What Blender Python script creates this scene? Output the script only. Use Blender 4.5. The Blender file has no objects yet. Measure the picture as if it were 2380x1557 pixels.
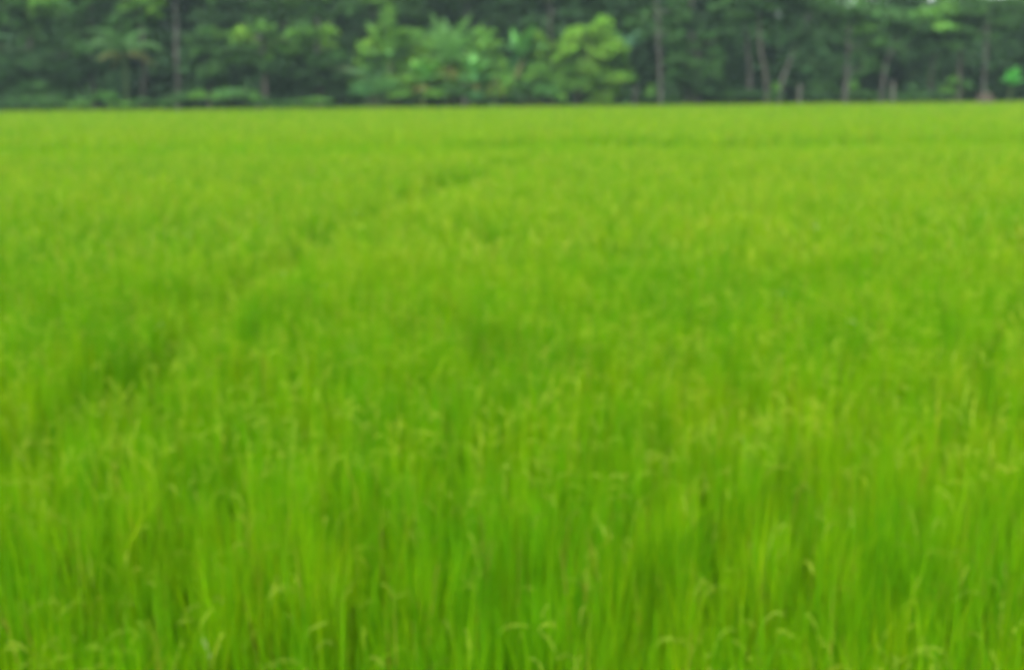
import bpy, math, random
import numpy as np
from mathutils import Vector, Matrix
random.seed(7)
RNG = np.random.default_rng(11)
R = math.radians
sc = bpy.context.scene

# ------------------------------------------------------------------ camera
EYE = 2.32
PITCH, ROLL = 12.79, -0.36
cam_d = bpy.data.cameras.new("camera")
cam = bpy.data.objects.new("camera", cam_d)
sc.collection.objects.link(cam)
cam_d.sensor_width = 36.0
cam_d.lens = 38.57
cam_d.clip_start = 0.05
cam_d.clip_end = 2000
cam.location = (0, 0, EYE)
CAMROT = Matrix.Rotation(R(90 - PITCH), 3, 'X') @ Matrix.Rotation(R(ROLL), 3, 'Z')
cam.rotation_euler = CAMROT.to_euler()
cam_d.dof.use_dof = True            # the photograph is focused far too close: everything is soft
cam_d.dof.focus_distance = 0.92
cam_d.dof.aperture_fstop = 4.6
sc.camera = cam

# ------------------------------------------------------------------ world, sun, exposure
SUN_EL, SUN_AZ = 42.0, 205.0        # compass style, 180 = behind the camera
w = bpy.data.worlds.new("World")
sc.world = w
w.use_nodes = True
nt = w.node_tree
nt.nodes.clear()
out = nt.nodes.new("ShaderNodeOutputWorld")
bg = nt.nodes.new("ShaderNodeBackground")
sky = nt.nodes.new("ShaderNodeTexSky")
sky.sky_type = 'NISHITA'
sky.sun_disc = False
sky.sun_elevation = R(SUN_EL)
sky.sun_rotation = R(SUN_AZ)
sky.dust_density = 3.0
ov = nt.nodes.new("ShaderNodeMixRGB")   # even cloud cover greys the blue sky
ov.inputs[0].default_value = 0.75
ov.inputs[2].default_value = (5.6, 6.05, 6.0, 1)
nt.links.new(sky.outputs[0], ov.inputs[1])
nt.links.new(ov.outputs[0], bg.inputs[0])
bg.inputs[1].default_value = 0.13
nt.links.new(bg.outputs[0], out.inputs[0])

sun_d = bpy.data.lights.new("sun", 'SUN')
sun_d.energy = 2.2
sun_d.angle = R(28)
sun_d.color = (1.0, 0.96, 0.88)
sun = bpy.data.objects.new("sun", sun_d)
sc.collection.objects.link(sun)
az = R(SUN_AZ)
to_sun = Vector((math.sin(az) * math.cos(R(SUN_EL)), math.cos(az) * math.cos(R(SUN_EL)), math.sin(R(SUN_EL))))
sun.rotation_euler = to_sun.to_track_quat('Z', 'Y').to_euler()

vs = sc.view_settings
vs.view_transform = 'Standard'
vs.look = 'None'
vs.exposure = 1.39
vs.gamma = 1.0
sc.cycles.max_bounces = 8
sc.cycles.diffuse_bounces = 5
sc.cycles.transmission_bounces = 5
sc.cycles.volume_bounces = 0
sc.cycles.use_denoising = True

# ------------------------------------------------------------------ helpers
F = 2550.0
K = 1.3                               # the far things were paced out in units of 1.3 m
def at(u, v, Y):
    """point of the place seen at (u, v) of the 2380 px wide view, Y metres ahead"""
    d = CAMROT @ Vector(((u - 1190) / F, -(v - 778.5) / F, -1.0))
    k = Y / d.y
    return Vector((d.x * k, Y, EYE + d.z * k))

def ppm(Y):                           # pixels of that view per metre
    return F / (Y * math.cos(R(PITCH)) + 0.5)

def lattice(x, y, scale, seed):
    """smooth value noise, 0..1"""
    g = np.random.default_rng(seed).random((256, 256))
    fx, fy = x / scale + 1000.3, y / scale + 1000.7
    ix, iy = np.floor(fx).astype(int), np.floor(fy).astype(int)
    tx, ty = fx - ix, fy - iy
    tx, ty = tx * tx * (3 - 2 * tx), ty * ty * (3 - 2 * ty)
    a = g[ix % 256, iy % 256]; b = g[(ix + 1) % 256, iy % 256]
    c = g[ix % 256, (iy + 1) % 256]; d = g[(ix + 1) % 256, (iy + 1) % 256]
    return (a * (1 - tx) + b * tx) * (1 - ty) + (c * (1 - tx) + d * tx) * ty

def leaf_material(name, trans=0.35, rough=0.55, spec=0.25, warm=(1.15, 1.1, 0.6)):
    m = bpy.data.materials.new(name)
    m.use_nodes = True
    n, l = m.node_tree.nodes, m.node_tree.links
    n.clear()
    o = n.new("ShaderNodeOutputMaterial")
    a = n.new("ShaderNodeAttribute"); a.attribute_name = "tint"
    tc = n.new("ShaderNodeTexCoord")
    ns = n.new("ShaderNodeTexNoise"); ns.inputs["Scale"].default_value = 3.0
    l.new(tc.outputs["Object"], ns.inputs["Vector"])
    rmp = n.new("ShaderNodeMapRange")
    rmp.inputs[3].default_value = 0.8; rmp.inputs[4].default_value = 1.2
    l.new(ns.outputs["Fac"], rmp.inputs[0])
    mul = n.new("ShaderNodeVectorMath"); mul.operation = 'SCALE'
    l.new(a.outputs["Color"], mul.inputs[0]); l.new(rmp.outputs[0], mul.inputs["Scale"])
    p = n.new("ShaderNodeBsdfPrincipled")
    p.inputs["Roughness"].default_value = rough
    p.inputs["Specular IOR Level"].default_value = spec
    t = n.new("ShaderNodeBsdfTranslucent")
    wm = n.new("ShaderNodeVectorMath"); wm.operation = 'MULTIPLY'
    wm.inputs[1].default_value = warm
    l.new(mul.outputs[0], wm.inputs[0])
    l.new(mul.outputs[0], p.inputs["Base Color"])
    l.new(wm.outputs[0], t.inputs["Color"])
    mx = n.new("ShaderNodeMixShader"); mx.inputs[0].default_value = trans
    l.new(p.outputs[0], mx.inputs[1]); l.new(t.outputs[0], mx.inputs[2])
    l.new(mx.outputs[0], o.inputs["Surface"])
    return m

def noise_material(name, c1, c2, scale, rough=0.9, bump=0.3, stretch=(1, 1, 1)):
    m = bpy.data.materials.new(name)
    m.use_nodes = True
    n, l = m.node_tree.nodes, m.node_tree.links
    p = n["Principled BSDF"]
    p.inputs["Roughness"].default_value = rough
    p.inputs["Specular IOR Level"].default_value = 0.2
    tc = n.new("ShaderNodeTexCoord")
    mp = n.new("ShaderNodeMapping"); mp.inputs["Scale"].default_value = stretch
    ns = n.new("ShaderNodeTexNoise"); ns.inputs["Scale"].default_value = scale
    ns.inputs["Detail"].default_value = 6
    cr = n.new("ShaderNodeValToRGB")
    cr.color_ramp.elements[0].position = 0.35; cr.color_ramp.elements[0].color = (*c1, 1)
    cr.color_ramp.elements[1].position = 0.65; cr.color_ramp.elements[1].color = (*c2, 1)
    bp = n.new("ShaderNodeBump"); bp.inputs["Strength"].default_value = bump
    l.new(tc.outputs["Object"], mp.inputs["Vector"]); l.new(mp.outputs[0], ns.inputs["Vector"])
    l.new(ns.outputs["Fac"], cr.inputs[0]); l.new(cr.outputs[0], p.inputs["Base Color"])
    l.new(ns.outputs["Fac"], bp.inputs["Height"]); l.new(bp.outputs[0], p.inputs["Normal"])
    return m

def build(name, V, Q, mat, tint=None, parent=None, smooth=False):
    """one mesh of quads from numpy arrays"""
    V = np.asarray(V, dtype=np.float32).reshape(-1, 3)
    Q = np.asarray(Q, dtype=np.int32).reshape(-1, 4)
    me = bpy.data.meshes.new(name)
    me.vertices.add(len(V)); me.vertices.foreach_set("co", V.ravel())
    me.loops.add(Q.size); me.loops.foreach_set("vertex_index", Q.ravel())
    me.polygons.add(len(Q))
    me.polygons.foreach_set("loop_start", np.arange(0, Q.size, 4, dtype=np.int32))
    if smooth:
        me.polygons.foreach_set("use_smooth", np.ones(len(Q), dtype=bool))
    if tint is not None:
        a = me.color_attributes.new("tint", 'FLOAT_COLOR', 'POINT')
        T = np.ones((len(V), 4), dtype=np.float32); T[:, :3] = tint
        a.data.foreach_set("color", T.ravel())
    me.update(calc_edges=True)
    me.materials.append(mat)
    o = bpy.data.objects.new(name, me)
    sc.collection.objects.link(o)
    if parent is not None:
        o.parent = parent
        o.location = -parent.location   # meshes are built in world coordinates
    return o

def tag(o, label, cat, group=None, kind=None):
    o["label"] = label
    o["category"] = cat
    if group: o["group"] = group
    if kind: o["kind"] = kind
    return o

def empty(name, loc, label, cat, group=None):
    e = bpy.data.objects.new(name, None)
    e.empty_display_size = 0.3
    e.location = loc
    sc.collection.objects.link(e)
    return tag(e, label, cat, group)

class Acc:
    def __init__(s): s.V, s.Q, s.T, s.n = [], [], [], 0
    def add(s, V, Q, T):
        V = np.asarray(V, float).reshape(-1, 3)
        s.V.append(V); s.Q.append(np.asarray(Q, int).reshape(-1, 4) + s.n)
        T = np.asarray(T, float)
        s.T.append(np.broadcast_to(T, V.shape) if T.ndim == 1 else T)
        s.n += len(V)
    def build(s, name, mat, parent=None, smooth=False):
        return build(name, np.concatenate(s.V), np.concatenate(s.Q), mat, np.concatenate(s.T), parent, smooth)

def blades(base, azim, phi0, phi1, L, width, nseg, power=1.0, taper=1.5, twist=0.6, face=None):
    """curved strips; returns V (N, 2(nseg+1), 3), Q and the spine points"""
    N = len(base)
    pts = np.zeros((N, nseg + 1, 3)); pts[:, 0] = base
    ca, sa = np.cos(azim), np.sin(azim)
    for i in range(nseg):
        t = ((i + 0.5) / nseg) ** power
        ph = phi0 + (phi1 - phi0) * t
        st = L / nseg
        pts[:, i + 1, 0] = pts[:, i, 0] + np.sin(ph) * ca * st
        pts[:, i + 1, 1] = pts[:, i, 1] + np.sin(ph) * sa * st
        pts[:, i + 1, 2] = pts[:, i, 2] + np.cos(ph) * st
    tw = azim + np.pi / 2 + RNG.normal(0, twist, N) if face is None else face
    cx, cy = np.cos(tw), np.sin(tw)
    V = np.zeros((N, nseg + 1, 2, 3))
    for i in range(nseg + 1):
        t = i / nseg
        wd = width * 0.5 * (max(0.08, 1 - t ** taper) if t > 0.25 else 0.7 + 0.3 * t / 0.25)
        for k, s in enumerate((-1, 1)):
            V[:, i, k] = pts[:, i]
            V[:, i, k, 0] += s * wd * cx
            V[:, i, k, 1] += s * wd * cy
    nv = 2 * (nseg + 1)
    q = np.array([[2 * i, 2 * i + 1, 2 * i + 3, 2 * i + 2] for i in range(nseg)])
    Q = (q[None] + (np.arange(N) * nv)[:, None, None]).reshape(-1, 4)
    return V.reshape(-1, 3), Q, pts, nv

# ------------------------------------------------------------------ materials
M_RICE = leaf_material("rice_leaf", trans=0.52, rough=0.6, spec=0.06, warm=(1.05, 1.22, 0.25))
M_LEAF = leaf_material("tree_leaf", trans=0.25, rough=0.65, spec=0.1)
M_SOIL = noise_material("soil", (0.035, 0.045, 0.015), (0.07, 0.08, 0.03), 0.8)
M_BARK = noise_material("bark", (0.040, 0.040, 0.036), (0.085, 0.082, 0.074), 4, stretch=(1, 1, 0.25), bump=0.6)
M_BARK_DARK = noise_material("dark_bark", (0.035, 0.034, 0.028), (0.075, 0.068, 0.058), 4, stretch=(1, 1, 0.25), bump=0.6)
M_STEM = noise_material("green_stem", (0.035, 0.065, 0.022), (0.07, 0.09, 0.035), 3, stretch=(1, 1, 0.3))
M_POST = noise_material("weathered_wood", (0.045, 0.045, 0.040), (0.095, 0.09, 0.08), 6, stretch=(1, 1, 0.15))
M_CLAY = noise_material("red_clay", (0.036, 0.030, 0.022), (0.062, 0.050, 0.036), 3, bump=0.8)

# ------------------------------------------------------------------ ground
def tree_line(x):                     # where the rice ends, a little nearer on the left
    return 82.3 + 0.17 * x

gx = np.linspace(-360, 360, 61); gy = np.linspace(-60, 600, 55)
GX, GY = np.meshgrid(gx, gy, indexing='ij')
GZ = (lattice(GX, GY, 30, 3) - 0.5) * 0.12
GV = np.stack([GX, GY, GZ], -1).reshape(-1, 3)
ii, jj = np.meshgrid(np.arange(60), np.arange(54), indexing='ij')
b0 = (ii * 55 + jj).ravel()
g = build("ground", GV, np.stack([b0, b0 + 55, b0 + 56, b0 + 1], -1), M_SOIL, smooth=True)
g["kind"] = "structure"

# ------------------------------------------------------------------ rice
G1 = np.array([0.128, 0.305, 0.0005])    # leaf green
G2 = np.array([0.240, 0.350, 0.001])    # yellow green
G3 = np.array([0.072, 0.245, 0.0005])    # deep green
PN = np.array([0.330, 0.355, 0.050])    # panicle
PALE = np.array([0.52, 0.58, 0.30])
STRAW = np.array([0.42, 0.27, 0.06])

def strip_lines(x):
    """the low strip between the two plots, near and far edge"""
    near = 25.3 + 0.02 * x + 0.6 * np.sin(x * 0.27) + 0.45 * np.sin(x * 0.7 + 1)
    far = 32.2 + 0.05 * x + 0.8 * np.sin(x * 0.21 + 2) + 0.5 * np.sin(x * 0.6)
    return near, far

# gaps where plants are missing or beaten down: x, y, radius, depth
def on_canopy(u, v, z=0.84):
    d = CAMROT @ Vector(((u - 1190) / F, -(v - 778.5) / F, -1.0))
    k = (z - EYE) / d.z
    return Vector((d.x * k, d.y * k, z))

HOLES = [(on_canopy(u, v), rr * K, dd) for (u, v, rr, dd) in [
    (340, 805, 0.12, 0.42), (60, 985, 0.08, 0.15), (1170, 545, 0.22, 0.2), (1055, 405, 0.5, 0.25), (965, 438, 0.5, 0.22),
    (1430, 575, 0.22, 0.15), (1640, 740, 0.10, 0.15), (1110, 800, 0.12, 0.18), (2150, 1040, 0.08, 0.2), (1490, 985, 0.10, 0.12),
    (2290, 470, 0.35, 0.15), (300, 1400, 0.07, 0.2), (1520, 1330, 0.06, 0.2), (360, 845, 0.08, 0.2), (2270, 820, 0.1, 0.2)]]
FURROW = [on_canopy(u, v) for (u, v) in [(-200, 1120), (40, 990), (200, 890), (345, 800), (560, 650), (760, 530), (965, 438), (1060, 402), (1300, 352), (1560, 322)]]

def furrow_dip(x, y):                 # the footworn line running away from the left
    best = np.full(len(x), 1e9)
    for a, b in zip(FURROW[:-1], FURROW[1:]):
        ax, ay, bx, by = a.x, a.y, b.x, b.y
        t = np.clip(((x - ax) * (bx - ax) + (y - ay) * (by - ay)) / ((bx - ax) ** 2 + (by - ay) ** 2), 0, 1)
        best = np.minimum(best, np.hypot(x - ax - t * (bx - ax), y - ay - t * (by - ay)))
    w_ = 0.05 + 0.011 * y
    return (0.34 * lattice(x, y, 0.6, 55) * lattice(x, y, 0.25, 56) + 0.18 * lattice(x, y, 2.5, 57)) * np.exp(-(best / w_) ** 2)

def canopy(x, y):
    h = 0.86 + 0.05 * (lattice(x, y, 2.6, 5) - 0.5) + 0.05 * (lattice(x, y, 0.4, 6) - 0.5) - furrow_dip(x, y) + 0.04 * (lattice(x, y, 9, 8) - 0.5)
    n, f = strip_lines(x)
    rough = 0.35 * (lattice(x, y, 1.8, 12) - 0.35)
    inside = np.clip((y - n) / 0.7, 0, 1) * np.clip((f - y) / 0.7, 0, 1)
    cut = (0.20 + rough * 0.7) * (0.7 + 1.1 * lattice(x, y * 0.3, 6.0, 13))
    h -= inside * cut * (0.62 + 0.38 * np.clip(x / 8, -1, 1))
    for (p, r, d) in HOLES:
        h -= d * np.exp(-(((x - p.x) / r) ** 2 + ((y - p.y) / (r * 1.6)) ** 2))
    return h

def tints(x, y, N, pale=0.0):
    a = lattice(x, y, 2.2, 21); b = lattice(x, y, 0.5, 22); c_ = lattice(x, y, 0.10, 23)
    k = np.clip(0.25 * a + 0.32 * b + 0.8 * c_ + RNG.normal(0, 0.17, N) - 0.17, 0, 1)[:, None]
    c = np.where(k < 0.5, G3 + (G1 - G3) * k * 2, G1 + (G2 - G1) * (k - 0.5) * 2)
    c = c * (1 + RNG.normal(0, 0.10, (N, 1)))
    if pale > 0:
        c = c * (1 - pale) + PN * pale
    return np.clip(c, 0.002, 1)

def scatter(y0, y1, dens, keep=None):
    half = 0.48 * y1 + 2.6
    N = int((y1 - y0) * 2 * half * dens)
    y = RNG.uniform(y0, y1, N); x = RNG.uniform(-half, half, N)
    ok = np.abs(x) < 0.48 * y + 2.6
    x, y = x[ok], y[ok]
    if keep is not None:
        k = keep(x, y); x, y = x[k], y[k]
    return x, y

def clumped(x, y, spacing, spread):
    """draws the stems of one hill together"""
    row = np.round(y / spacing); col = np.round(x / spacing + 0.5 * (row % 2))
    r1 = lattice(col * 17.3, row * 9.1, 1.0, 31) - 0.5; r2 = lattice(col * 7.7, row * 13.9, 1.0, 32) - 0.5
    cx = (col - 0.5 * (row % 2)) * spacing + r1 * spacing * 0.9
    cy = row * spacing + r2 * spacing * 0.9
    return cx + RNG.normal(0, spread, len(x)), cy + RNG.normal(0, spread, len(x))

def rice(acc, y0, y1, dens, wid, nseg, pan, keep=None, pale=0.0, hill=0.21, grains=False):
    x, y = scatter(y0, y1, dens, keep)
    x, y = clumped(x, y, hill, hill * 0.23)
    N = len(x)
    h = canopy(x, y) * (1 + RNG.normal(0, 0.07, N)) * (0.88 + 0.22 * lattice(x, y, 0.13, 41))
    t = tints(x, y, N, pale)
    zb = RNG.uniform(0.02, 0.62, N) * h
    az_ = RNG.uniform(0, 2 * np.pi, N)
    p0 = np.abs(RNG.normal(0, 0.07, N)); p1 = p0 + np.abs(RNG.normal(0.12, 0.16, N))
    flop = RNG.random(N) < 0.05
    p1[flop] = RNG.uniform(0.9, 2.2, flop.sum())
    L = (h - zb) / np.maximum(np.cos((p0 + np.minimum(p1, 0.9)) / 2), 0.6)
    b = np.stack([x, y, zb], -1)
    wv = wid * RNG.uniform(0.65, 1.3, N)
    V, Q, _, nv = blades(b, az_, p0, p1, L, wv, nseg, power=1.6, twist=1.0)
    straw = RNG.random(N) < 0.016
    t[straw] = STRAW * RNG.uniform(0.4, 0.85, (straw.sum(), 1))
    acc.add(V, Q, np.repeat(t, nv, 0))
    # drooping ears
    m = RNG.random(N) < pan
    P = int(m.sum())
    hb = h[m]
    zb = hb * RNG.uniform(0.82, 0.98, P)
    px = np.stack([x[m], y[m], zb], -1)
    az_ = RNG.uniform(0, 2 * np.pi, P)
    p0 = RNG.uniform(0.1, 0.5, P); p1 = RNG.uniform(1.6, 2.9, P)
    up = RNG.random(P) < 0.3
    p1[up] = RNG.uniform(0.4, 1.1, up.sum())
    L = RNG.uniform(0.07, 0.135, P)
    ns = max(3, nseg)
    col = PN * RNG.uniform(0.5, 1.05, (P, 1))
    col = col * (0.62 if wid < 0.009 else 0.74) + tints(x[m], y[m], P) * 0.4
    pl = RNG.random(P) < 0.002
    col[pl] = PALE * RNG.uniform(0.4, 0.7, (pl.sum(), 1))
    V, Q, pts, nv = blades(px, az_, p0, p1, L, wid * (0.42 if grains else 0.9) * np.ones(P), ns, power=0.9, taper=4)
    acc.add(V, Q, np.repeat(col, nv, 0))
    if grains:
        K = 26
        s = RNG.uniform(0.3, 1.0, (P, K)) * ns
        i0 = np.minimum(s.astype(int), ns - 1); fr = (s - i0)[..., None]
        rr = np.arange(P)[:, None]
        c = pts[rr, i0] * (1 - fr) + pts[rr, i0 + 1] * fr
        d = pts[rr, i0 + 1] - pts[rr, i0]
        d /= np.linalg.norm(d, axis=-1, keepdims=True) + 1e-9
        off = RNG.normal(0, 1, (P, K, 3)); off /= np.linalg.norm(off, axis=-1, keepdims=True)
        ax = d * 0.8 + off * 0.5
        c = c + off * 0.005 - np.array([0, 0, 0.004])
        side = np.cross(ax, RNG.normal(0, 1, (P, K, 3))); side /= np.linalg.norm(side, axis=-1, keepdims=True) + 1e-9
        a = c - ax * 0.0055; bb = c + ax * 0.0055
        q = np.stack([a, c + side * 0.0022, bb, c - side * 0.0022], 2).reshape(-1, 3)
        acc.add(q, np.arange(len(q)).reshape(-1, 4), np.repeat(np.repeat(col * 1.1, K, 0), 4, 0))

near_plot = Acc()
in_near = lambda x, y: y < strip_lines(x)[0] + 0.4
rice(near_plot, 0.9, 4.0, 3300, 0.0078, 6, 0.028, grains=True, hill=0.16)
rice(near_plot, 4.0, 9.5, 1500, 0.0100, 4, 0.12, grains=True, hill=0.17)
rice(near_plot, 9.5, 17, 680, 0.0150, 3, 0.36, hill=0.19)
rice(near_plot, 17, 29, 330, 0.0210, 3, 0.45, keep=in_near, hill=0.22)
tag(near_plot.build("rice_plants", M_RICE), "bright green rice plants with drooping ears filling the near plot", "rice", kind="stuff")

strip = Acc()
rice(strip, 23, 36, 210, 0.029, 3, 0.10, keep=lambda x, y: (y >= strip_lines(x)[0] + 0.4) & (y < strip_lines(x)[1] - 0.3))
tag(strip.build("rice_plants", M_RICE), "lower darker strip of rice running across the field", "rice", kind="stuff")

far_plot = Acc()
rice(far_plot, 29, 52, 95, 0.050, 2, 0.30, keep=lambda x, y: y >= strip_lines(x)[1] - 0.3, pale=0.08, hill=0.3)
rice(far_plot, 52, 91, 46, 0.080, 2, 0.30, keep=lambda x, y: y < tree_line(x) + 0.8 * np.sin(x * 0.4), pale=0.05, hill=0.4)
tag(far_plot.build("rice_plants", M_RICE), "paler yellow green rice of the far plot before the trees", "rice", kind="stuff")

# ------------------------------------------------------------------ foliage builders
DARK = (0.026, 0.070, 0.022); MID = (0.040, 0.108, 0.026); LIT = (0.080, 0.205, 0.030)  # leaf greens; sunlit and shaded clumps have their light put into the tint
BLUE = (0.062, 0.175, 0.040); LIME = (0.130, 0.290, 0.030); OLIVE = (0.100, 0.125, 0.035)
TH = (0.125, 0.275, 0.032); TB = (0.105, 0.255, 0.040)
DRY = (0.070, 0.078, 0.020); GOLD = (0.12, 0.125, 0.03)

def leaf_cloud(acc, c, r, n, size, tint, shell=0.55, droop=0.0, jit=0.25):
    """n small leaves spread through one clump, most of them near its skin"""
    d = RNG.normal(0, 1, (n, 3)); d /= np.linalg.norm(d, axis=1, keepdims=True)
    d[:, 2] = np.where(d[:, 2] < -0.35, -d[:, 2] * 0.6, d[:, 2])
    rad = shell + (1 - shell) * RNG.random(n) ** 0.7
    lump = 1 + 0.28 * np.sin(d[:, 0] * 5 + c[0] * 3) * np.sin(d[:, 1] * 4 + c[1]) + 0.2 * np.sin(d[:, 2] * 7 + c[2] * 5)
    p = np.array(c) + d * rad[:, None] * lump[:, None] * np.array(r)
    nrm = d * 0.55 + RNG.normal(0, 0.5, (n, 3)) + np.array([0, 0, 0.45])
    nrm /= np.linalg.norm(nrm, axis=1, keepdims=True)
    ax = np.cross(nrm, RNG.normal(0, 1, (n, 3))); ax /= np.linalg.norm(ax, axis=1, keepdims=True) + 1e-9
    ax[:, 2] -= droop; bt = np.cross(nrm, ax)
    L = size * RNG.uniform(0.6, 1.4, n)[:, None]
    V = np.stack([p - ax * L * 0.5, p + bt * L * 0.25, p + ax * L * 0.5, p - bt * L * 0.25], 1).reshape(-1, 3)
    k = np.clip(1 + RNG.normal(0, jit, (n, 1)), 0.4, 1.9)
    T = np.clip(np.array(tint) * k * (1 + RNG.normal(0, 0.08, (n, 3))), 0.003, 1)
    acc.add(V, np.arange(n * 4).reshape(-1, 4), np.repeat(T, 4, 0))

def tube(acc, pts, radii, sides=9, tint=(1, 1, 1)):
    pts = [Vector(p) for p in pts]
    V = []
    for i, p in enumerate(pts):
        d = (pts[min(i + 1, len(pts) - 1)] - pts[max(i - 1, 0)]).normalized()
        a = d.cross(Vector((0.3, 1, 0.1))).normalized(); b = d.cross(a)
        for k in range(sides):
            th = 2 * math.pi * k / sides
            rr = radii[i] * (1 + 0.08 * math.sin(3 * th + i))
            V.append(p + (a * math.cos(th) + b * math.sin(th)) * rr)
    Q = [[i * sides + k, i * sides + (k + 1) % sides, (i + 1) * sides + (k + 1) % sides, (i + 1) * sides + k]
         for i in range(len(pts) - 1) for k in range(sides)]
    acc.add(np.array([tuple(v) for v in V]), Q, tint)

def bend(p0, p1, n=7, wob=0.1, r0=0.15, r1=0.08):
    p0, p1 = Vector(p0), Vector(p1)
    out_, rad = [], []
    ph = random.uniform(0, 6)
    for i in range(n + 1):
        t = i / n
        q = p0.lerp(p1, t)
        q.x += wob * math.sin(ph + t * 4) * math.sin(math.pi * t); q.y += wob * math.cos(ph + t * 3) * math.sin(math.pi * t)
        out_.append(q); rad.append((r0 + (r1 - r0) * t) * (1.35 if i == 0 else 1))
    return out_, rad

def tree(name, label, cat, Y, trunk, clumps, bark=M_BARK, r=0.14, leaf=0.30, dens=1.0, group=None, wob=0.12):
    """trunk: (u, v) points from the ground up; clumps: (u, v, half width px, half height px, tint[, dY])"""
    Y *= K; r *= K; leaf *= K; wob *= K
    s = ppm(Y)
    base = at(trunk[0][0], trunk[0][1], Y); base.z = 0
    e = empty(name, base, label, cat, group)
    tr = Acc()
    pts = [Vector((base.x, Y, -0.1))] + [at(u, v, Y) for (u, v) in trunk[1:]]
    P, RAD = [], []
    nn = len(pts) - 1
    for i in range(nn):
        a, rd = bend(pts[i], pts[i + 1], 5, wob, r * (1 - 0.55 * i / nn), r * (1 - 0.55 * (i + 1) / nn))
        if i: a, rd = a[1:], rd[1:]; 
        P += a; RAD += rd
    tube(tr, P, RAD)
    cr = Acc()
    for c in clumps:
        u, v, rw, rh, col = c[:5]
        dy = c[5] if len(c) > 5 else random.uniform(-1, 1)
        q = at(u, v, Y + dy)
        rx, rz = rw / s, rh / s
        ry = max(rx * 0.85, 0.4)
        n = int(dens * 190 * (rx * ry + rx * rz + ry * rz) / (leaf / 0.3) ** 2) + 60
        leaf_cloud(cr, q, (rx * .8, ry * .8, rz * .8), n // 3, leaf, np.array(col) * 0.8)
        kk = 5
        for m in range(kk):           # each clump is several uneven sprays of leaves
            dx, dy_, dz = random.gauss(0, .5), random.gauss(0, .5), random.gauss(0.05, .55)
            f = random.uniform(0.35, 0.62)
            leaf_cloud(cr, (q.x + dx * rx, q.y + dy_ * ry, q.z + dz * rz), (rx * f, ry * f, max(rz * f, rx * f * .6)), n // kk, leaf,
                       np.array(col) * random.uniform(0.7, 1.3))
        # the limb that carries this clump
        j = min(range(len(P)), key=lambda k: (P[k] - q).length + (3 if P[k].z > q.z else 0))
        if (P[j] - q).length > 0.3:
            lp, lr = bend(P[j], q, 4, 0.15, min(RAD[j] * 0.6, 0.07), 0.02)
            tube(tr, lp, lr, 6)
    tr.build("trunk", bark, e, smooth=True)
    cr.build("crown", M_LEAF, e)
    return e

def bush(name, label, cat, Y, clumps, leaf=0.2, dens=1.4, group=None):
    Y *= K; leaf *= K
    s = ppm(Y)
    base = at(clumps[0][0], clumps[0][1], Y); base.z = 0
    e = empty(name, base, label, cat, group)
    st, cr = Acc(), Acc()
    for (u, v, rw, rh, col) in clumps:
        q = at(u, v, Y + random.uniform(-0.3, 0.3)); rx, rz = rw / s, rh / s; ry = rx * 0.8
        leaf_cloud(cr, q, (rx, ry, rz), int(dens * 260 * (rx * ry + rx * rz + ry * rz) / (leaf / 0.2) ** 2) + 60, leaf, col, shell=0.3)
        for k in range(3):
            lp, lr = bend((base.x + random.uniform(-.15, .15), Y, -0.05), q + Vector((random.uniform(-rx, rx) * .5, 0, rz * .4)), 4, 0.08, 0.03, 0.01)
            tube(st, lp, lr, 5)
    st.build("stems", M_STEM, e, smooth=True)
    cr.build("foliage", M_LEAF, e)
    return e

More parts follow.
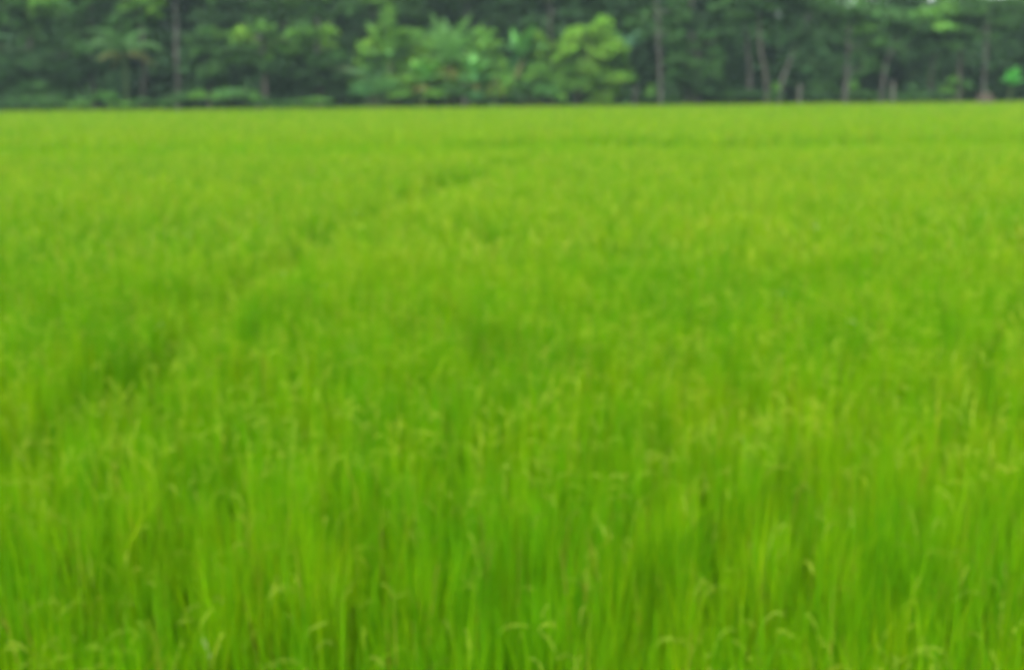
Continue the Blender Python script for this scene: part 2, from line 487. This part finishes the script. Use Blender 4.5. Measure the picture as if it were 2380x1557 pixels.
def fronds(acc, origin, n, length, e0, e1, tint, kind="palm", width=0.5, azs=None, jit=0.15):
    for i in range(n):
        a = (2 * math.pi * i / n + random.uniform(-0.3, 0.3)) if azs is None else azs[i % len(azs)] + random.uniform(-0.2, 0.2)
        L = length * random.uniform(0.8, 1.15)
        a0, a1 = R(e0 + random.uniform(-12, 12)), R(e1 + random.uniform(-18, 18))
        ns = 14 if kind == "palm" else 10
        p = Vector(origin); spine = [p.copy()]; dirs = []
        for k in range(ns):
            ph = a0 + (a1 - a0) * ((k + 0.5) / ns) ** 1.3
            d = Vector((math.sin(ph) * math.cos(a), math.sin(ph) * math.sin(a), math.cos(ph)))
            p = p + d * (L / ns); spine.append(p.copy()); dirs.append(d)
        dirs.append(dirs[-1])
        T = np.clip(np.array(tint) * 1.45 * (1 + random.gauss(0, jit)), 0.01, 1)
        side = Vector((-math.sin(a), math.cos(a), 0))
        V, Q = [], []
        for k in range(ns + 1):
            w_ = 0.02 * (1 - k / ns) + 0.006
            V += [spine[k] - side * w_, spine[k] + side * w_]
            if k: Q.append([2 * k - 2, 2 * k - 1, 2 * k + 1, 2 * k])
        acc.add([tuple(v) for v in V], Q, T)
        if kind == "palm":
            V, Q = [], []
            for k in range(2, ns + 1):
                for half in (0, 0.5):
                    q = spine[k - 1].lerp(spine[k], half + random.uniform(0, .3)) if half + .3 < 1 else spine[k]
                    t = (k - 1 + half) / ns
                    ll = width * math.sin(math.pi * min(0.95, 0.18 + 0.8 * t)) * random.uniform(0.8, 1.1)
                    for s_ in (-1, 1):
                        o = (side * s_ * 0.85 + dirs[k - 1] * 0.6 + Vector((0, 0, -0.25 + random.uniform(-.15, .15)))).normalized()
                        dn = dirs[k - 1] * 0.028
                        m_ = q + o * ll * 0.55; tp = q + o * ll + Vector((0, 0, -ll * 0.22))
                        b = len(V)
                        V += [q - dn * .5, q + dn * .5, m_ + dn, m_ - dn, tp + dn * .2, tp - dn * .2]
                        Q += [[b, b + 1, b + 2, b + 3], [b + 3, b + 2, b + 4, b + 5]]
            acc.add([tuple(v) for v in V], Q, T)
        else:                          # broad banana leaf: two halves folded along the midrib
            V, Q = [], []
            for k in range(ns + 1):
                t = k / ns
                w_ = width * 0.5 * (math.sin(math.pi * min(1, max(0, (t - 0.12) / 0.9))) ** 0.6 if t > 0.13 else 0.04)
                if k == ns: w_ = 0.03
                w_ *= random.uniform(0.8, 1.1)
                up = Vector((0, 0, -0.35))
                V += [spine[k] - side * w_ + up * w_, spine[k], spine[k] + side * w_ + up * w_]
                if k:
                    b = 3 * k
                    Q += [[b - 3, b - 2, b + 1, b], [b - 2, b - 1, b + 2, b + 1]]
            acc.add([tuple(v) for v in V], Q, T)

def palm(name, label, cat, Y, u, v, stem_r, specs, group=None, dead=None):
    """specs: (n, length, start angle, end angle, tint, kind, leaflet width, azimuths)"""
    Y *= K; stem_r *= K
    specs = [(q[0], q[1] * K) + tuple(q[2:6]) + (q[6] * K,) + tuple(q[7:]) for q in specs]
    dead = [(q[0], q[1] * K) + tuple(q[2:6]) + (q[6] * K,) + tuple(q[7:]) for q in dead] if dead else None
    top = at(u, v, Y)
    e = empty(name, (top.x, Y, 0), label, cat, group)
    st = Acc()
    lp, lr = bend((top.x, Y, -0.1), top, 6, 0.08, stem_r, stem_r * 0.6)
    tube(st, lp, lr)
    st.build("stem", M_STEM, e, smooth=True)
    fo = Acc()
    for s_ in specs:
        fronds(fo, top, s_[0], s_[1], s_[2], s_[3], s_[4], s_[5], s_[6], s_[7] if len(s_) > 7 else None)
    fo.build("fronds", M_LEAF, e)
    if dead:
        dd = Acc()
        for s_ in dead:
            fronds(dd, top - Vector((0, 0, 0.15)), s_[0], s_[1], s_[2], s_[3], s_[4], s_[5], s_[6], s_[7] if len(s_) > 7 else None)
        o = dd.build("dead_fronds", M_LEAF, e)
        o["label"] = "dry yellow brown hanging fronds"
    return e

# ------------------------------------------------------------------ far-off wood behind the first trees
fw = Acc()
for i in range(1500):
    Y = RNG.uniform(79, 108)
    x = RNG.uniform(-0.56 * Y, 0.56 * Y)
    u = 1190 + x * ppm(Y)
    top = 14.0 if u < 1780 else 14.0 - 4.9 * min(1, (u - 1780) / 110)
    top += 0.8 * math.sin(x * 0.35 + Y)
    if u > 1845: top -= 1.1 * (0.5 + 0.5 * math.sin((u - 1900) / 27)) - 0.2
    z = RNG.uniform(0.2, 1.0) ** 0.8 * top - 1.0
    r = RNG.uniform(1.0, 1.9)
    col = MID if (z > top * 0.65 or RNG.random() < 0.4) else DARK  # lower clumps mostly darker: shade inside the wood put into the leaf colour
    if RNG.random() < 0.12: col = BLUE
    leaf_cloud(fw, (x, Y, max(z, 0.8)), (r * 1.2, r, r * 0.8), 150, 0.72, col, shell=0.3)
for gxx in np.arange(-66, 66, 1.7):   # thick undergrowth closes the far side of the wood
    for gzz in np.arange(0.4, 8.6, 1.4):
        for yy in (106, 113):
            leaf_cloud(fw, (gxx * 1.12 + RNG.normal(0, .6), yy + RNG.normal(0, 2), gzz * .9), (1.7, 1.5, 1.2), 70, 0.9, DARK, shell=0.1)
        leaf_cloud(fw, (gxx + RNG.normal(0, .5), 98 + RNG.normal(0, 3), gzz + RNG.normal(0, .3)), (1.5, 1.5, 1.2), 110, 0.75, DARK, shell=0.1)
for i in range(800):
    Y = RNG.uniform(76.5, 92)
    x = RNG.uniform(-0.58 * Y, 0.58 * Y)
    r = RNG.uniform(0.9, 1.6)
    leaf_cloud(fw, (x, Y, RNG.uniform(0.3, 5.0)), (r * 1.4, r, r), 120, 0.6, DARK, shell=0.2)  # dark tint paints the shade in the gaps between the first trees
fw.V = [v * K for v in fw.V]
tag(fw.build("forest", M_LEAF), "dark green far-off wood closing the view behind the first trees", "forest", kind="stuff")

# ------------------------------------------------------------------ the first trees, left to right
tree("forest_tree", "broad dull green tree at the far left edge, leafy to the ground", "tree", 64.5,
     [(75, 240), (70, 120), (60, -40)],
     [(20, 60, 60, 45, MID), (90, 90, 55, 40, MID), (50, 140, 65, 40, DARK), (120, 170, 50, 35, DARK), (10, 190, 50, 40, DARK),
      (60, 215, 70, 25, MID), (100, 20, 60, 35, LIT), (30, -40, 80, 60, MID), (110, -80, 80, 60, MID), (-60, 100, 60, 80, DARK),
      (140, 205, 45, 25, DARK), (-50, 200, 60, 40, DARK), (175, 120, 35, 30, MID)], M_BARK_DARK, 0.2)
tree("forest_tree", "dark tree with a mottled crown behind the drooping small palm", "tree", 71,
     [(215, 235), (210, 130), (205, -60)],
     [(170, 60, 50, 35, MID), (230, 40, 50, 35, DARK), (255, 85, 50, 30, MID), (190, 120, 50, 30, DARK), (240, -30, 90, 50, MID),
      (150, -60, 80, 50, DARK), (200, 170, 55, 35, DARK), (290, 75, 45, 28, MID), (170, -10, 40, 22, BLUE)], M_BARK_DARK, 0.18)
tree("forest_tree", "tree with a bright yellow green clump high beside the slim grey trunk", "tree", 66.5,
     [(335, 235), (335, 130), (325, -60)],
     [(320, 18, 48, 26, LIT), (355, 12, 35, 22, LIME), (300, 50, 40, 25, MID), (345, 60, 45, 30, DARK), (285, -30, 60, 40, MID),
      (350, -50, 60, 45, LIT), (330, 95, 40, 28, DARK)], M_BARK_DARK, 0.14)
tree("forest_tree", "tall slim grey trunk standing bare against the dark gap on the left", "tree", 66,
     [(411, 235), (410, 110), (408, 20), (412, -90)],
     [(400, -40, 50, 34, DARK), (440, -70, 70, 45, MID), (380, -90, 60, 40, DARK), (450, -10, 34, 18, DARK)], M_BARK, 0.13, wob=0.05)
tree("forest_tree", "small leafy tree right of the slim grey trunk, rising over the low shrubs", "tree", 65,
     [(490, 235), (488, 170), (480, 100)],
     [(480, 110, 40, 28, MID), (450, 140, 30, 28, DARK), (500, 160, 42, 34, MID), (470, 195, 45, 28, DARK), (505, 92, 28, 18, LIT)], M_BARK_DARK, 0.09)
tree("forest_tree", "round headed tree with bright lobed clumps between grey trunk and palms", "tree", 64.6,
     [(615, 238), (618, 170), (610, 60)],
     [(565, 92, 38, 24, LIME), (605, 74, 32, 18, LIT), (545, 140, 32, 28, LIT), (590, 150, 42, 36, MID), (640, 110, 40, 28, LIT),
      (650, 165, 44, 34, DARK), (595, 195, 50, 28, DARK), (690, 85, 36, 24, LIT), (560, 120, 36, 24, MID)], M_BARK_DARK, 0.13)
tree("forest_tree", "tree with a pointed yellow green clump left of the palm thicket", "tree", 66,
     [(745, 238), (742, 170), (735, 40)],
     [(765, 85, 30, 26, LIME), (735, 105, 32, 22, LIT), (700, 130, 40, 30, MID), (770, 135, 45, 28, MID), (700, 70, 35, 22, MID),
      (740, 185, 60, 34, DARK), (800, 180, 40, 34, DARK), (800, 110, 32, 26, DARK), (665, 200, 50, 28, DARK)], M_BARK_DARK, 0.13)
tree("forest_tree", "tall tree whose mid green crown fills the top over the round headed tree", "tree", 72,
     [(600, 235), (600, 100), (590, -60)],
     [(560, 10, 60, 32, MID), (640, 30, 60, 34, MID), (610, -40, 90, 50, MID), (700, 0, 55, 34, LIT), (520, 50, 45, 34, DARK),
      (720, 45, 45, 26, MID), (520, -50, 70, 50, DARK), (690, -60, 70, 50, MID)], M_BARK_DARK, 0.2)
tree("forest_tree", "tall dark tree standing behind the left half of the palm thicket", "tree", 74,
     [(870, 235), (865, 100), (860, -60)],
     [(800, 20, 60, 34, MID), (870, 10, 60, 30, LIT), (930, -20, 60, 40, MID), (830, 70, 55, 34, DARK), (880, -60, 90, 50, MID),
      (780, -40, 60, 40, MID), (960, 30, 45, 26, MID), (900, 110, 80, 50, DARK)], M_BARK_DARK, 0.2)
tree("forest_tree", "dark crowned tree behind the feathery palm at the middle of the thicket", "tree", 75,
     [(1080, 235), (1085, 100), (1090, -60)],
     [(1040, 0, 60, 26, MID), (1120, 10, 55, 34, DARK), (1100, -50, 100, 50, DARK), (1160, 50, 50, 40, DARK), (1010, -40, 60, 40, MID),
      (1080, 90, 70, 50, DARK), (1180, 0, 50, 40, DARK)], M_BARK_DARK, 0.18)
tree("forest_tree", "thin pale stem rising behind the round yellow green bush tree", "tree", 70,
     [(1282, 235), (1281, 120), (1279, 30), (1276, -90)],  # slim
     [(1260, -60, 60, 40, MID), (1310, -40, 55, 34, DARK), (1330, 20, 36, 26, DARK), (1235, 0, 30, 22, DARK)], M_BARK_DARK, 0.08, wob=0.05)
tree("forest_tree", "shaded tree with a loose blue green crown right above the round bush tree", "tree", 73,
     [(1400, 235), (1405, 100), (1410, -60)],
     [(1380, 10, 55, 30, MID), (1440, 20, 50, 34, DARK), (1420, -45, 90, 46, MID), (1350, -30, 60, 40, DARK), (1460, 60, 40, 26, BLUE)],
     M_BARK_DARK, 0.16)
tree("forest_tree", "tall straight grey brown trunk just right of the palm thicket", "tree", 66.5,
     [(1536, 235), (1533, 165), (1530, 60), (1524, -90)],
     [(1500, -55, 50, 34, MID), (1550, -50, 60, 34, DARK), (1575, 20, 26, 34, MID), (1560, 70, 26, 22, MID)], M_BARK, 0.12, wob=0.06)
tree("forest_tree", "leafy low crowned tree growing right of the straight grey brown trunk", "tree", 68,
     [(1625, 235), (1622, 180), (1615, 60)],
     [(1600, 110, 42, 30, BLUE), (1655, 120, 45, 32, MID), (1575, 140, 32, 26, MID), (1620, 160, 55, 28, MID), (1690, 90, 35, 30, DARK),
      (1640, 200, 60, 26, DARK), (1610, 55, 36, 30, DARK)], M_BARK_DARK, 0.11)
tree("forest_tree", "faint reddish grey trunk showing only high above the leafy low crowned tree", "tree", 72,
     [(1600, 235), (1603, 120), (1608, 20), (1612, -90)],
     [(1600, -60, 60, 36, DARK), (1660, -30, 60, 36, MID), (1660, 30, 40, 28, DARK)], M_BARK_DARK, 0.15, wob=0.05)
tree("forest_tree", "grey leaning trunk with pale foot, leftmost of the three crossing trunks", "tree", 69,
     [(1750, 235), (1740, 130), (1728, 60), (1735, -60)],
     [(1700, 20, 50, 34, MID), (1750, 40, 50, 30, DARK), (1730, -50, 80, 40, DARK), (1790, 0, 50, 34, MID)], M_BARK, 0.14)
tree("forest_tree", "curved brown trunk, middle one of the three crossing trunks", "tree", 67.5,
     [(1784, 238), (1780, 180), (1768, 110), (1762, 20), (1770, -70)],
     [(1760, -50, 60, 30, MID), (1810, -10, 45, 26, DARK), (1745, 15, 30, 22, DARK)], M_BARK_DARK, 0.12, wob=0.05)
tree("forest_tree", "trunk leaning right and forking into the canopy, rightmost of the three crossing trunks", "tree", 68,
     [(1808, 238), (1818, 190), (1838, 135), (1862, 75), (1890, 15)],
     [(1890, 10, 45, 24, MID), (1850, 30, 36, 26, DARK), (1930, 30, 45, 26, MID), (1860, 85, 32, 24, DARK), (1915, 75, 40, 26, MID)],
     M_BARK, 0.11, wob=0.05)
tree("forest_tree", "thick pale grey trunk under an olive crown, left of the forked thin tree", "tree", 67,
     [(1967, 238), (1968, 180), (1972, 110), (1975, 50)],
     [(1960, 48, 45, 26, MID), (2000, 70, 45, 28, LIT), (1935, 90, 36, 26, DARK), (2015, 110, 36, 22, MID), (1995, 36, 36, 20, MID),
      (2020, 160, 26, 20, MID), (1925, 160, 36, 30, DARK)], M_BARK, 0.19, wob=0.05)
tree("forest_tree", "thin tree forking in two above the short grey fence post", "tree", 66.5,
     [(2047, 238), (2052, 190), (2062, 140), (2085, 85), (2095, 40)],
     [(2080, 50, 46, 26, MID), (2120, 70, 45, 28, MID), (2050, 90, 36, 24, MID), (2095, 40, 50, 18, LIT), (2140, 110, 36, 24, DARK)],
     M_BARK, 0.10, wob=0.04)
tree("forest_tree", "tree with a wide yellowish green crown over the darkest hollow on the right", "tree", 69,
     [(2165, 236), (2168, 150), (2175, 50)],
     [(2150, 50, 46, 26, MID), (2190, 70, 55, 30, LIT), (2190, 28, 50, 20, LIT), (2230, 40, 50, 28, MID), (2160, 110, 50, 28, DARK),
      (2210, 110, 50, 28, MID)], M_BARK_DARK, 0.13)
tree("forest_tree", "thin shaded trunk left of the reddish earth mound", "tree", 68.5,
     [(2232, 236), (2230, 170), (2236, 100), (2250, 40)],
     [(2250, 60, 45, 28, MID), (2220, 90, 36, 24, DARK), (2270, 20, 50, 20, MID)], M_BARK_DARK, 0.12, wob=0.05)
tree("forest_tree", "straight tan trunk rising right behind the reddish earth mound", "tree", 67.5,
     [(2286, 234), (2288, 170), (2292, 100), (2296, 30)],
     [(2290, 30, 45, 22, MID), (2325, 60, 40, 28, MID), (2262, 70, 26, 20, MID), (2330, 10, 50, 20, MID), (2325, 110, 36, 26, DARK)],
     M_BARK, 0.09, wob=0.04)
tree("forest_tree", "dark tree at the far right edge above the bright green banana shoot", "tree", 70,
     [(2395, 232), (2392, 150), (2385, 50)],
     [(2375, 90, 36, 30, DARK), (2410, 40, 45, 40, MID), (2390, 10, 40, 16, MID), (2380, 140, 40, 26, DARK), (2430, 110, 45, 50, MID),
      (2400, 190, 45, 30, DARK)], M_BARK_DARK, 0.16)

# ------------------------------------------------------------------ palms and banana plants
W_, E_ = math.pi, 0.0
palm("small_palm", "small drooping palm with yellowing frond tips at the left", "palm", 64.2, 290, 128, 0.06,
     [(15, 3.0, 35, 155, (0.055, 0.125, 0.04), "palm", 0.5), (8, 2.6, 15, 105, (0.06, 0.15, 0.045), "palm", 0.45),
      (4, 1.9, 70, 150, OLIVE, "palm", 0.45, [W_, W_ + .5, E_, E_ - .4])],
     dead=[(6, 2.0, 70, 150, (0.075, 0.08, 0.03), "palm", 0.4)])
palm("banana_plant", "banana plant with upright pale leaves at the left of the thicket", "banana plant", 64.5, 905, 140, 0.12,
     [(9, 2.3, 8, 70, (0.10, 0.22, 0.04), "banana", 0.6), (5, 1.7, 40, 120, (0.07, 0.18, 0.05), "banana", 0.5)])
palm("feathery_palm", "tall feathery palm with blue green fronds fanning over the thicket", "palm", 64.8, 1045, 150, 0.16,
     [(10, 3.0, 10, 55, (0.085, 0.20, 0.050), "palm", 0.62), (9, 2.7, 25, 85, (0.085, 0.21, 0.050), "palm", 0.6),
      (7, 2.2, 55, 120, (0.08, 0.18, 0.045), "palm", 0.5)],
     dead=[(4, 1.5, 110, 165, DRY, "palm", 0.35, [W_ + .4, W_ - .3, -1.2, -2])])
palm("feathery_palm", "palm with pale fronds arching out low at the left end of the thicket", "palm", 64.6, 865, 195, 0.12,
     [(9, 2.0, 30, 115, (0.075, 0.18, 0.07), "palm", 0.45), (3, 2.3, 50, 95, (0.14, 0.20, 0.10), "palm", 0.3, [W_, W_ - .3, W_ + .3])])
palm("banana_plant", "banana plant in the middle of the thicket with orange dry leaves at its foot", "banana plant", 64.0, 985, 195, 0.12,
     [(9, 1.7, 12, 80, (0.09, 0.24, 0.045), "banana", 0.5), (5, 1.4, 45, 120, (0.08, 0.22, 0.05), "banana", 0.45)],
     dead=[(5, 1.0, 80, 165, DRY, "banana", 0.3, [W_, -1.5, 0.2, -0.9, -2.4])])
palm("banana_plant", "banana plant with broad ragged leaves between the feathery palm and the round bush tree", "banana plant", 64.6, 1213, 135, 0.13,
     [(8, 2.0, 8, 62, BLUE, "banana", 0.6), (6, 1.8, 35, 105, (0.065, 0.18, 0.06), "banana", 0.55)],
     dead=[(3, 1.3, 140, 172, (0.050, 0.060, 0.020), "banana", 0.3)])
palm("banana_plant", "short banana plant under the feathery palm, leaves bright yellow green", "banana plant", 63.9, 1100, 190, 0.11,
     [(8, 1.8, 10, 75, (0.085, 0.23, 0.06), "banana", 0.5), (5, 1.4, 45, 115, (0.06, 0.19, 0.06), "banana", 0.45)],
     dead=[(3, 0.9, 90, 165, DRY, "banana", 0.25, [W_, -1.4, 0])])
palm("feathery_palm", "palm whose thin pale fronds reach out right of the round bush tree", "palm", 65.5, 1415, 135, 0.12,
     [(7, 2.2, 25, 95, (0.06, 0.17, 0.09), "palm", 0.45), (3, 2.3, 40, 88, (0.08, 0.18, 0.11), "palm", 0.4, [E_, E_ + .3, E_ - .3])])
palm("banana_plant", "golden dry banana shoot forming a narrow tent at the thicket foot", "banana plant", 63.4, 1152, 178, 0.06,
     [(6, 1.45, 155, 168, GOLD, "banana", 0.16, [W_, W_ + .4, W_ - .4, E_, E_ + .4, E_ - .4])])
palm("banana_plant", "bright green banana shoot at the far right edge beside the earth mound", "banana plant", 65.0, 2350, 200, 0.08,
     [(7, 1.15, 8, 50, (0.07, 0.30, 0.05), "banana", 0.5), (5, 0.9, 35, 110, (0.065, 0.27, 0.05), "banana", 0.45)])
tree("round_bush_tree", "rounded yellow green bush tree at the right end of the thicket", "tree", 64.3,
     [(1335, 238), (1340, 200), (1365, 130)],
     [(1372, 82, 50, 26, LIME), (1325, 108, 40, 32, LIME), (1415, 104, 42, 32, LIME), (1370, 122, 60, 36, (0.14, 0.29, 0.045)), (1318, 150, 38, 34, (0.12, 0.25, 0.045)),
      (1435, 140, 32, 40, TB), (1380, 165, 54, 36, TH), (1432, 190, 38, 36, TH), (1350, 200, 46, 32, TB), (1400, 212, 54, 28, TH)],
     M_BARK_DARK, 0.10, leaf=0.24, dens=1.6)
tree("forest_tree", "pale leaved small tree leaning among the palms at the thicket left", "tree", 65.2,
     [(930, 238), (925, 180), (910, 90)],
     [(905, 70, 32, 30, LIT), (880, 110, 36, 28, LIT), (940, 95, 36, 30, LIT), (915, 150, 46, 32, LIT), (870, 165, 34, 34, MID)],
     M_BARK_DARK, 0.08, leaf=0.26)

bush("tall_shrub", "tall leafy shrub filling the gap between the left banana plant and the feathery palm", "shrub", 65.6,
     [(975, 130, 46, 50, TH), (940, 180, 46, 40, TB), (1000, 185, 46, 40, TH), (960, 90, 30, 26, TB)], leaf=0.28)
bush("tall_shrub", "tall leafy shrub right of the feathery palm, hazy blue green", "shrub", 65.8,
     [(1120, 120, 44, 44, TB), (1150, 170, 46, 46, TB), (1090, 170, 44, 40, TH), (1120, 80, 26, 20, TB)], leaf=0.28)
bush("tall_shrub", "tall leafy shrub between the ragged banana plant and the round bush tree", "shrub", 65.6,
     [(1255, 130, 40, 40, TH), (1270, 180, 44, 40, TB), (1215, 165, 40, 44, (0.05, 0.16, 0.05)), (1240, 92, 26, 22, TH)], leaf=0.28)
bush("tall_shrub", "low soft leafy shrub spreading along the foot of the feathery palm", "shrub", 64.9,
     [(950, 200, 50, 40, TH), (1030, 190, 50, 46, TH), (1110, 205, 46, 38, TB), (1160, 215, 40, 28, TH)], leaf=0.2, dens=1.0)
bush("tall_shrub", "soft leafy shrub hugging the left foot of the round bush tree", "shrub", 64.8,
     [(1240, 190, 44, 46, TH), (1300, 200, 44, 40, TB), (1190, 200, 34, 36, TB)], leaf=0.2, dens=1.0)
bush("tall_shrub", "bright leafy shrub at the left end of the thicket below the pale leaved tree", "shrub", 65.4,
     [(870, 120, 38, 44, TH), (855, 180, 40, 44, TH), (905, 200, 40, 34, TB), (890, 75, 30, 28, TH)], leaf=0.28)

# ------------------------------------------------------------------ bushes along the field edge
B = "bushes along the field edge"
bush("bush", "low dull bush under the tree at the far left edge", "bush", 62.4, [(90, 232, 60, 10, MID), (30, 228, 40, 16, DARK)], group=B)
bush("bush", "small bright low bush below the drooping small palm", "bush", 62.8, [(245, 226, 34, 12, (0.07, 0.20, 0.04)), (200, 234, 34, 8, MID)], group=B)
bush("bush", "bright yellow green low bush at the foot of the slim grey trunk", "bush", 63.0, [(458, 224, 26, 13, LIT), (420, 230, 34, 12, MID)], group=B)
bush("bush", "wide rounded pale green bush right of the slim grey trunk", "bush", 63.0, [(545, 220, 46, 15, (0.075, 0.19, 0.05)), (515, 228, 30, 12, LIT), (585, 228, 22, 11, LIT)], group=B)
bush("bush", "long low belt of pale weeds at the far left corner of the field", "bush", 61.6, [(20, 248, 60, 18, DARK), (90, 247, 40, 13, MID), (130, 246, 30, 16, MID), (180, 246, 34, 10, LIT)], group=B)
bush("bush", "low green weeds between the small palm and the slim grey trunk", "bush", 62.4, [(330, 240, 26, 14, MID), (285, 244, 36, 8, LIT), (385, 243, 30, 12, MID)], group=B)
bush("bush", "low weeds under the round headed tree", "bush", 62.9, [(650, 243, 34, 8, MID), (608, 240, 26, 14, MID)], group=B)
bush("bush", "flat strip of weeds below the dark gap left of the thicket", "bush", 63.2, [(740, 236, 40, 8, LIT), (690, 238, 34, 7, MID)], group=B)
bush("bush", "leafy undergrowth at the left foot of the palm thicket", "bush", 63.4, [(850, 212, 36, 26, (0.06, 0.18, 0.05)), (900, 205, 38, 26, BLUE), (930, 222, 34, 18, LIT)], group=B)
bush("bush", "tangled undergrowth with brown stems at the middle of the thicket foot", "bush", 63.6, [(1060, 215, 40, 22, MID), (1010, 222, 34, 16, LIT), (1110, 226, 32, 14, (0.05, 0.15, 0.05))], group=B)
bush("bush", "undergrowth between the golden shoot and the round bush tree", "bush", 63.7, [(1225, 205, 34, 28, MID), (1265, 215, 32, 22, BLUE), (1200, 228, 30, 12, DARK), (1250, 170, 28, 24, LIT)], group=B)
bush("bush", "small green sapling bush just right of the thicket by the pinkish post", "bush", 66, [(1512, 212, 12, 20, LIT), (1505, 228, 24, 9, MID)], group=B)
bush("bush", "round blue green bush behind the rising trunks right of the thicket", "bush", 69.5, [(1590, 150, 44, 40, BLUE), (1680, 160, 44, 40, DARK), (1640, 205, 70, 24, DARK)], group=B)
bush("bush", "small bright sprig between the curved and the leaning trunk", "bush", 66.2, [(1803, 205, 10, 17, LIT), (1800, 226, 20, 9, MID)], group=B)
bush("bush", "dull low bush right of the tall fence post", "bush", 67, [(1915, 205, 34, 16, MID), (1890, 222, 40, 12, DARK)], group=B)
bush("bush", "small yellow green bush at the foot of the thick pale trunk", "bush", 66.0, [(1985, 203, 12, 16, LIT), (2005, 222, 36, 11, MID)], group=B)
bush("bush", "low dark bush in the darkest hollow on the right", "bush", 68, [(2120, 225, 50, 10, MID), (2165, 222, 36, 12, DARK)], group=B)
bush("bush", "two tufted green bush clumps left of the reddish earth mound", "bush", 66.6, [(2214, 190, 14, 13, LIT), (2200, 213, 18, 12, LIT), (2245, 200, 16, 16, MID)], group=B)
bush("bush", "dark weeds at the foot of the three crossing trunks", "bush", 68.5, [(1740, 222, 50, 14, DARK), (1690, 225, 40, 12, MID)], group=B)

# ------------------------------------------------------------------ posts and the mound
def post(label, u, vtop, Y, r, lean):
    Y *= K; r *= K
    top = at(u, vtop, Y)
    a = Acc()
    p0 = Vector((top.x - lean * top.z, Y, -0.15))
    pts = [p0.lerp(top, t) for t in (0, .3, .6, .9, 1.0, 1.0)]
    rad = [r * 1.15, r * 1.08, r, r * 0.95, r * 0.8, 0.005]
    tube(a, pts, rad, 10)
    o = a.build("fence_post", M_POST, None, smooth=False)
    return tag(o, label, "post", "old wooden posts at the field edge")
post("pale grey wooden post below the leaning forked trunk", 1860, 197, 65.6, 0.10, 0.02)
post("grey wooden post right of the thin forked tree", 2076, 190, 65.4, 0.10, -0.04)
post("pinkish brown broken post right of the palm thicket", 1477, 203, 65.0, 0.11, 0.05)

c = at(2290, 214, 65.5 * K)
md = Acc()
nu, nv_ = 22, 10
V, Q = [], []
for i in range(nv_ + 1):
    el = math.pi / 2 * i / nv_
    for k in range(nu):
        th = 2 * math.pi * k / nu
        rr = 1 + 0.12 * math.sin(3 * th + i * .5) + 0.08 * math.sin(7 * th) + random.uniform(-.04, .04)
        V.append((c.x + 0.85 * rr * math.cos(el) ** 0.7 * math.cos(th), c.y + 0.8 * rr * math.cos(el) ** 0.7 * math.sin(th),
                  -0.1 + 1.62 * math.sin(el) * (1 + 0.06 * math.sin(5 * th))))
for i in range(nv_):
    for k in range(nu):
        Q.append([i * nu + k, i * nu + (k + 1) % nu, (i + 1) * nu + (k + 1) % nu, (i + 1) * nu + k])
md.add(V, Q, (1, 1, 1))
tag(md.build("earth_mound", M_CLAY, None, smooth=True), "reddish brown earth mound at the foot of the tan trunk", "mound")

# ------------------------------------------------------------------ haze
hv = [(x, y, z) for x in (-380, 380) for y in (-80, 620) for z in (-1.2, 26)]
hq = [[0, 1, 3, 2], [4, 6, 7, 5], [0, 4, 5, 1], [2, 3, 7, 6], [0, 2, 6, 4], [1, 5, 7, 3]]
hm = bpy.data.materials.new("haze_air")
hm.use_nodes = True
hn = hm.node_tree
hn.nodes.clear()
ho = hn.nodes.new("ShaderNodeOutputMaterial")
pv = hn.nodes.new("ShaderNodeVolumePrincipled")
pv.inputs["Color"].default_value = (0.62, 0.84, 0.86, 1)
pv.inputs["Density"].default_value = 0.0004
hn.links.new(pv.outputs[0], ho.inputs["Volume"])
hz = build("haze", np.array(hv, float), hq, hm)
hz["kind"] = "stuff"
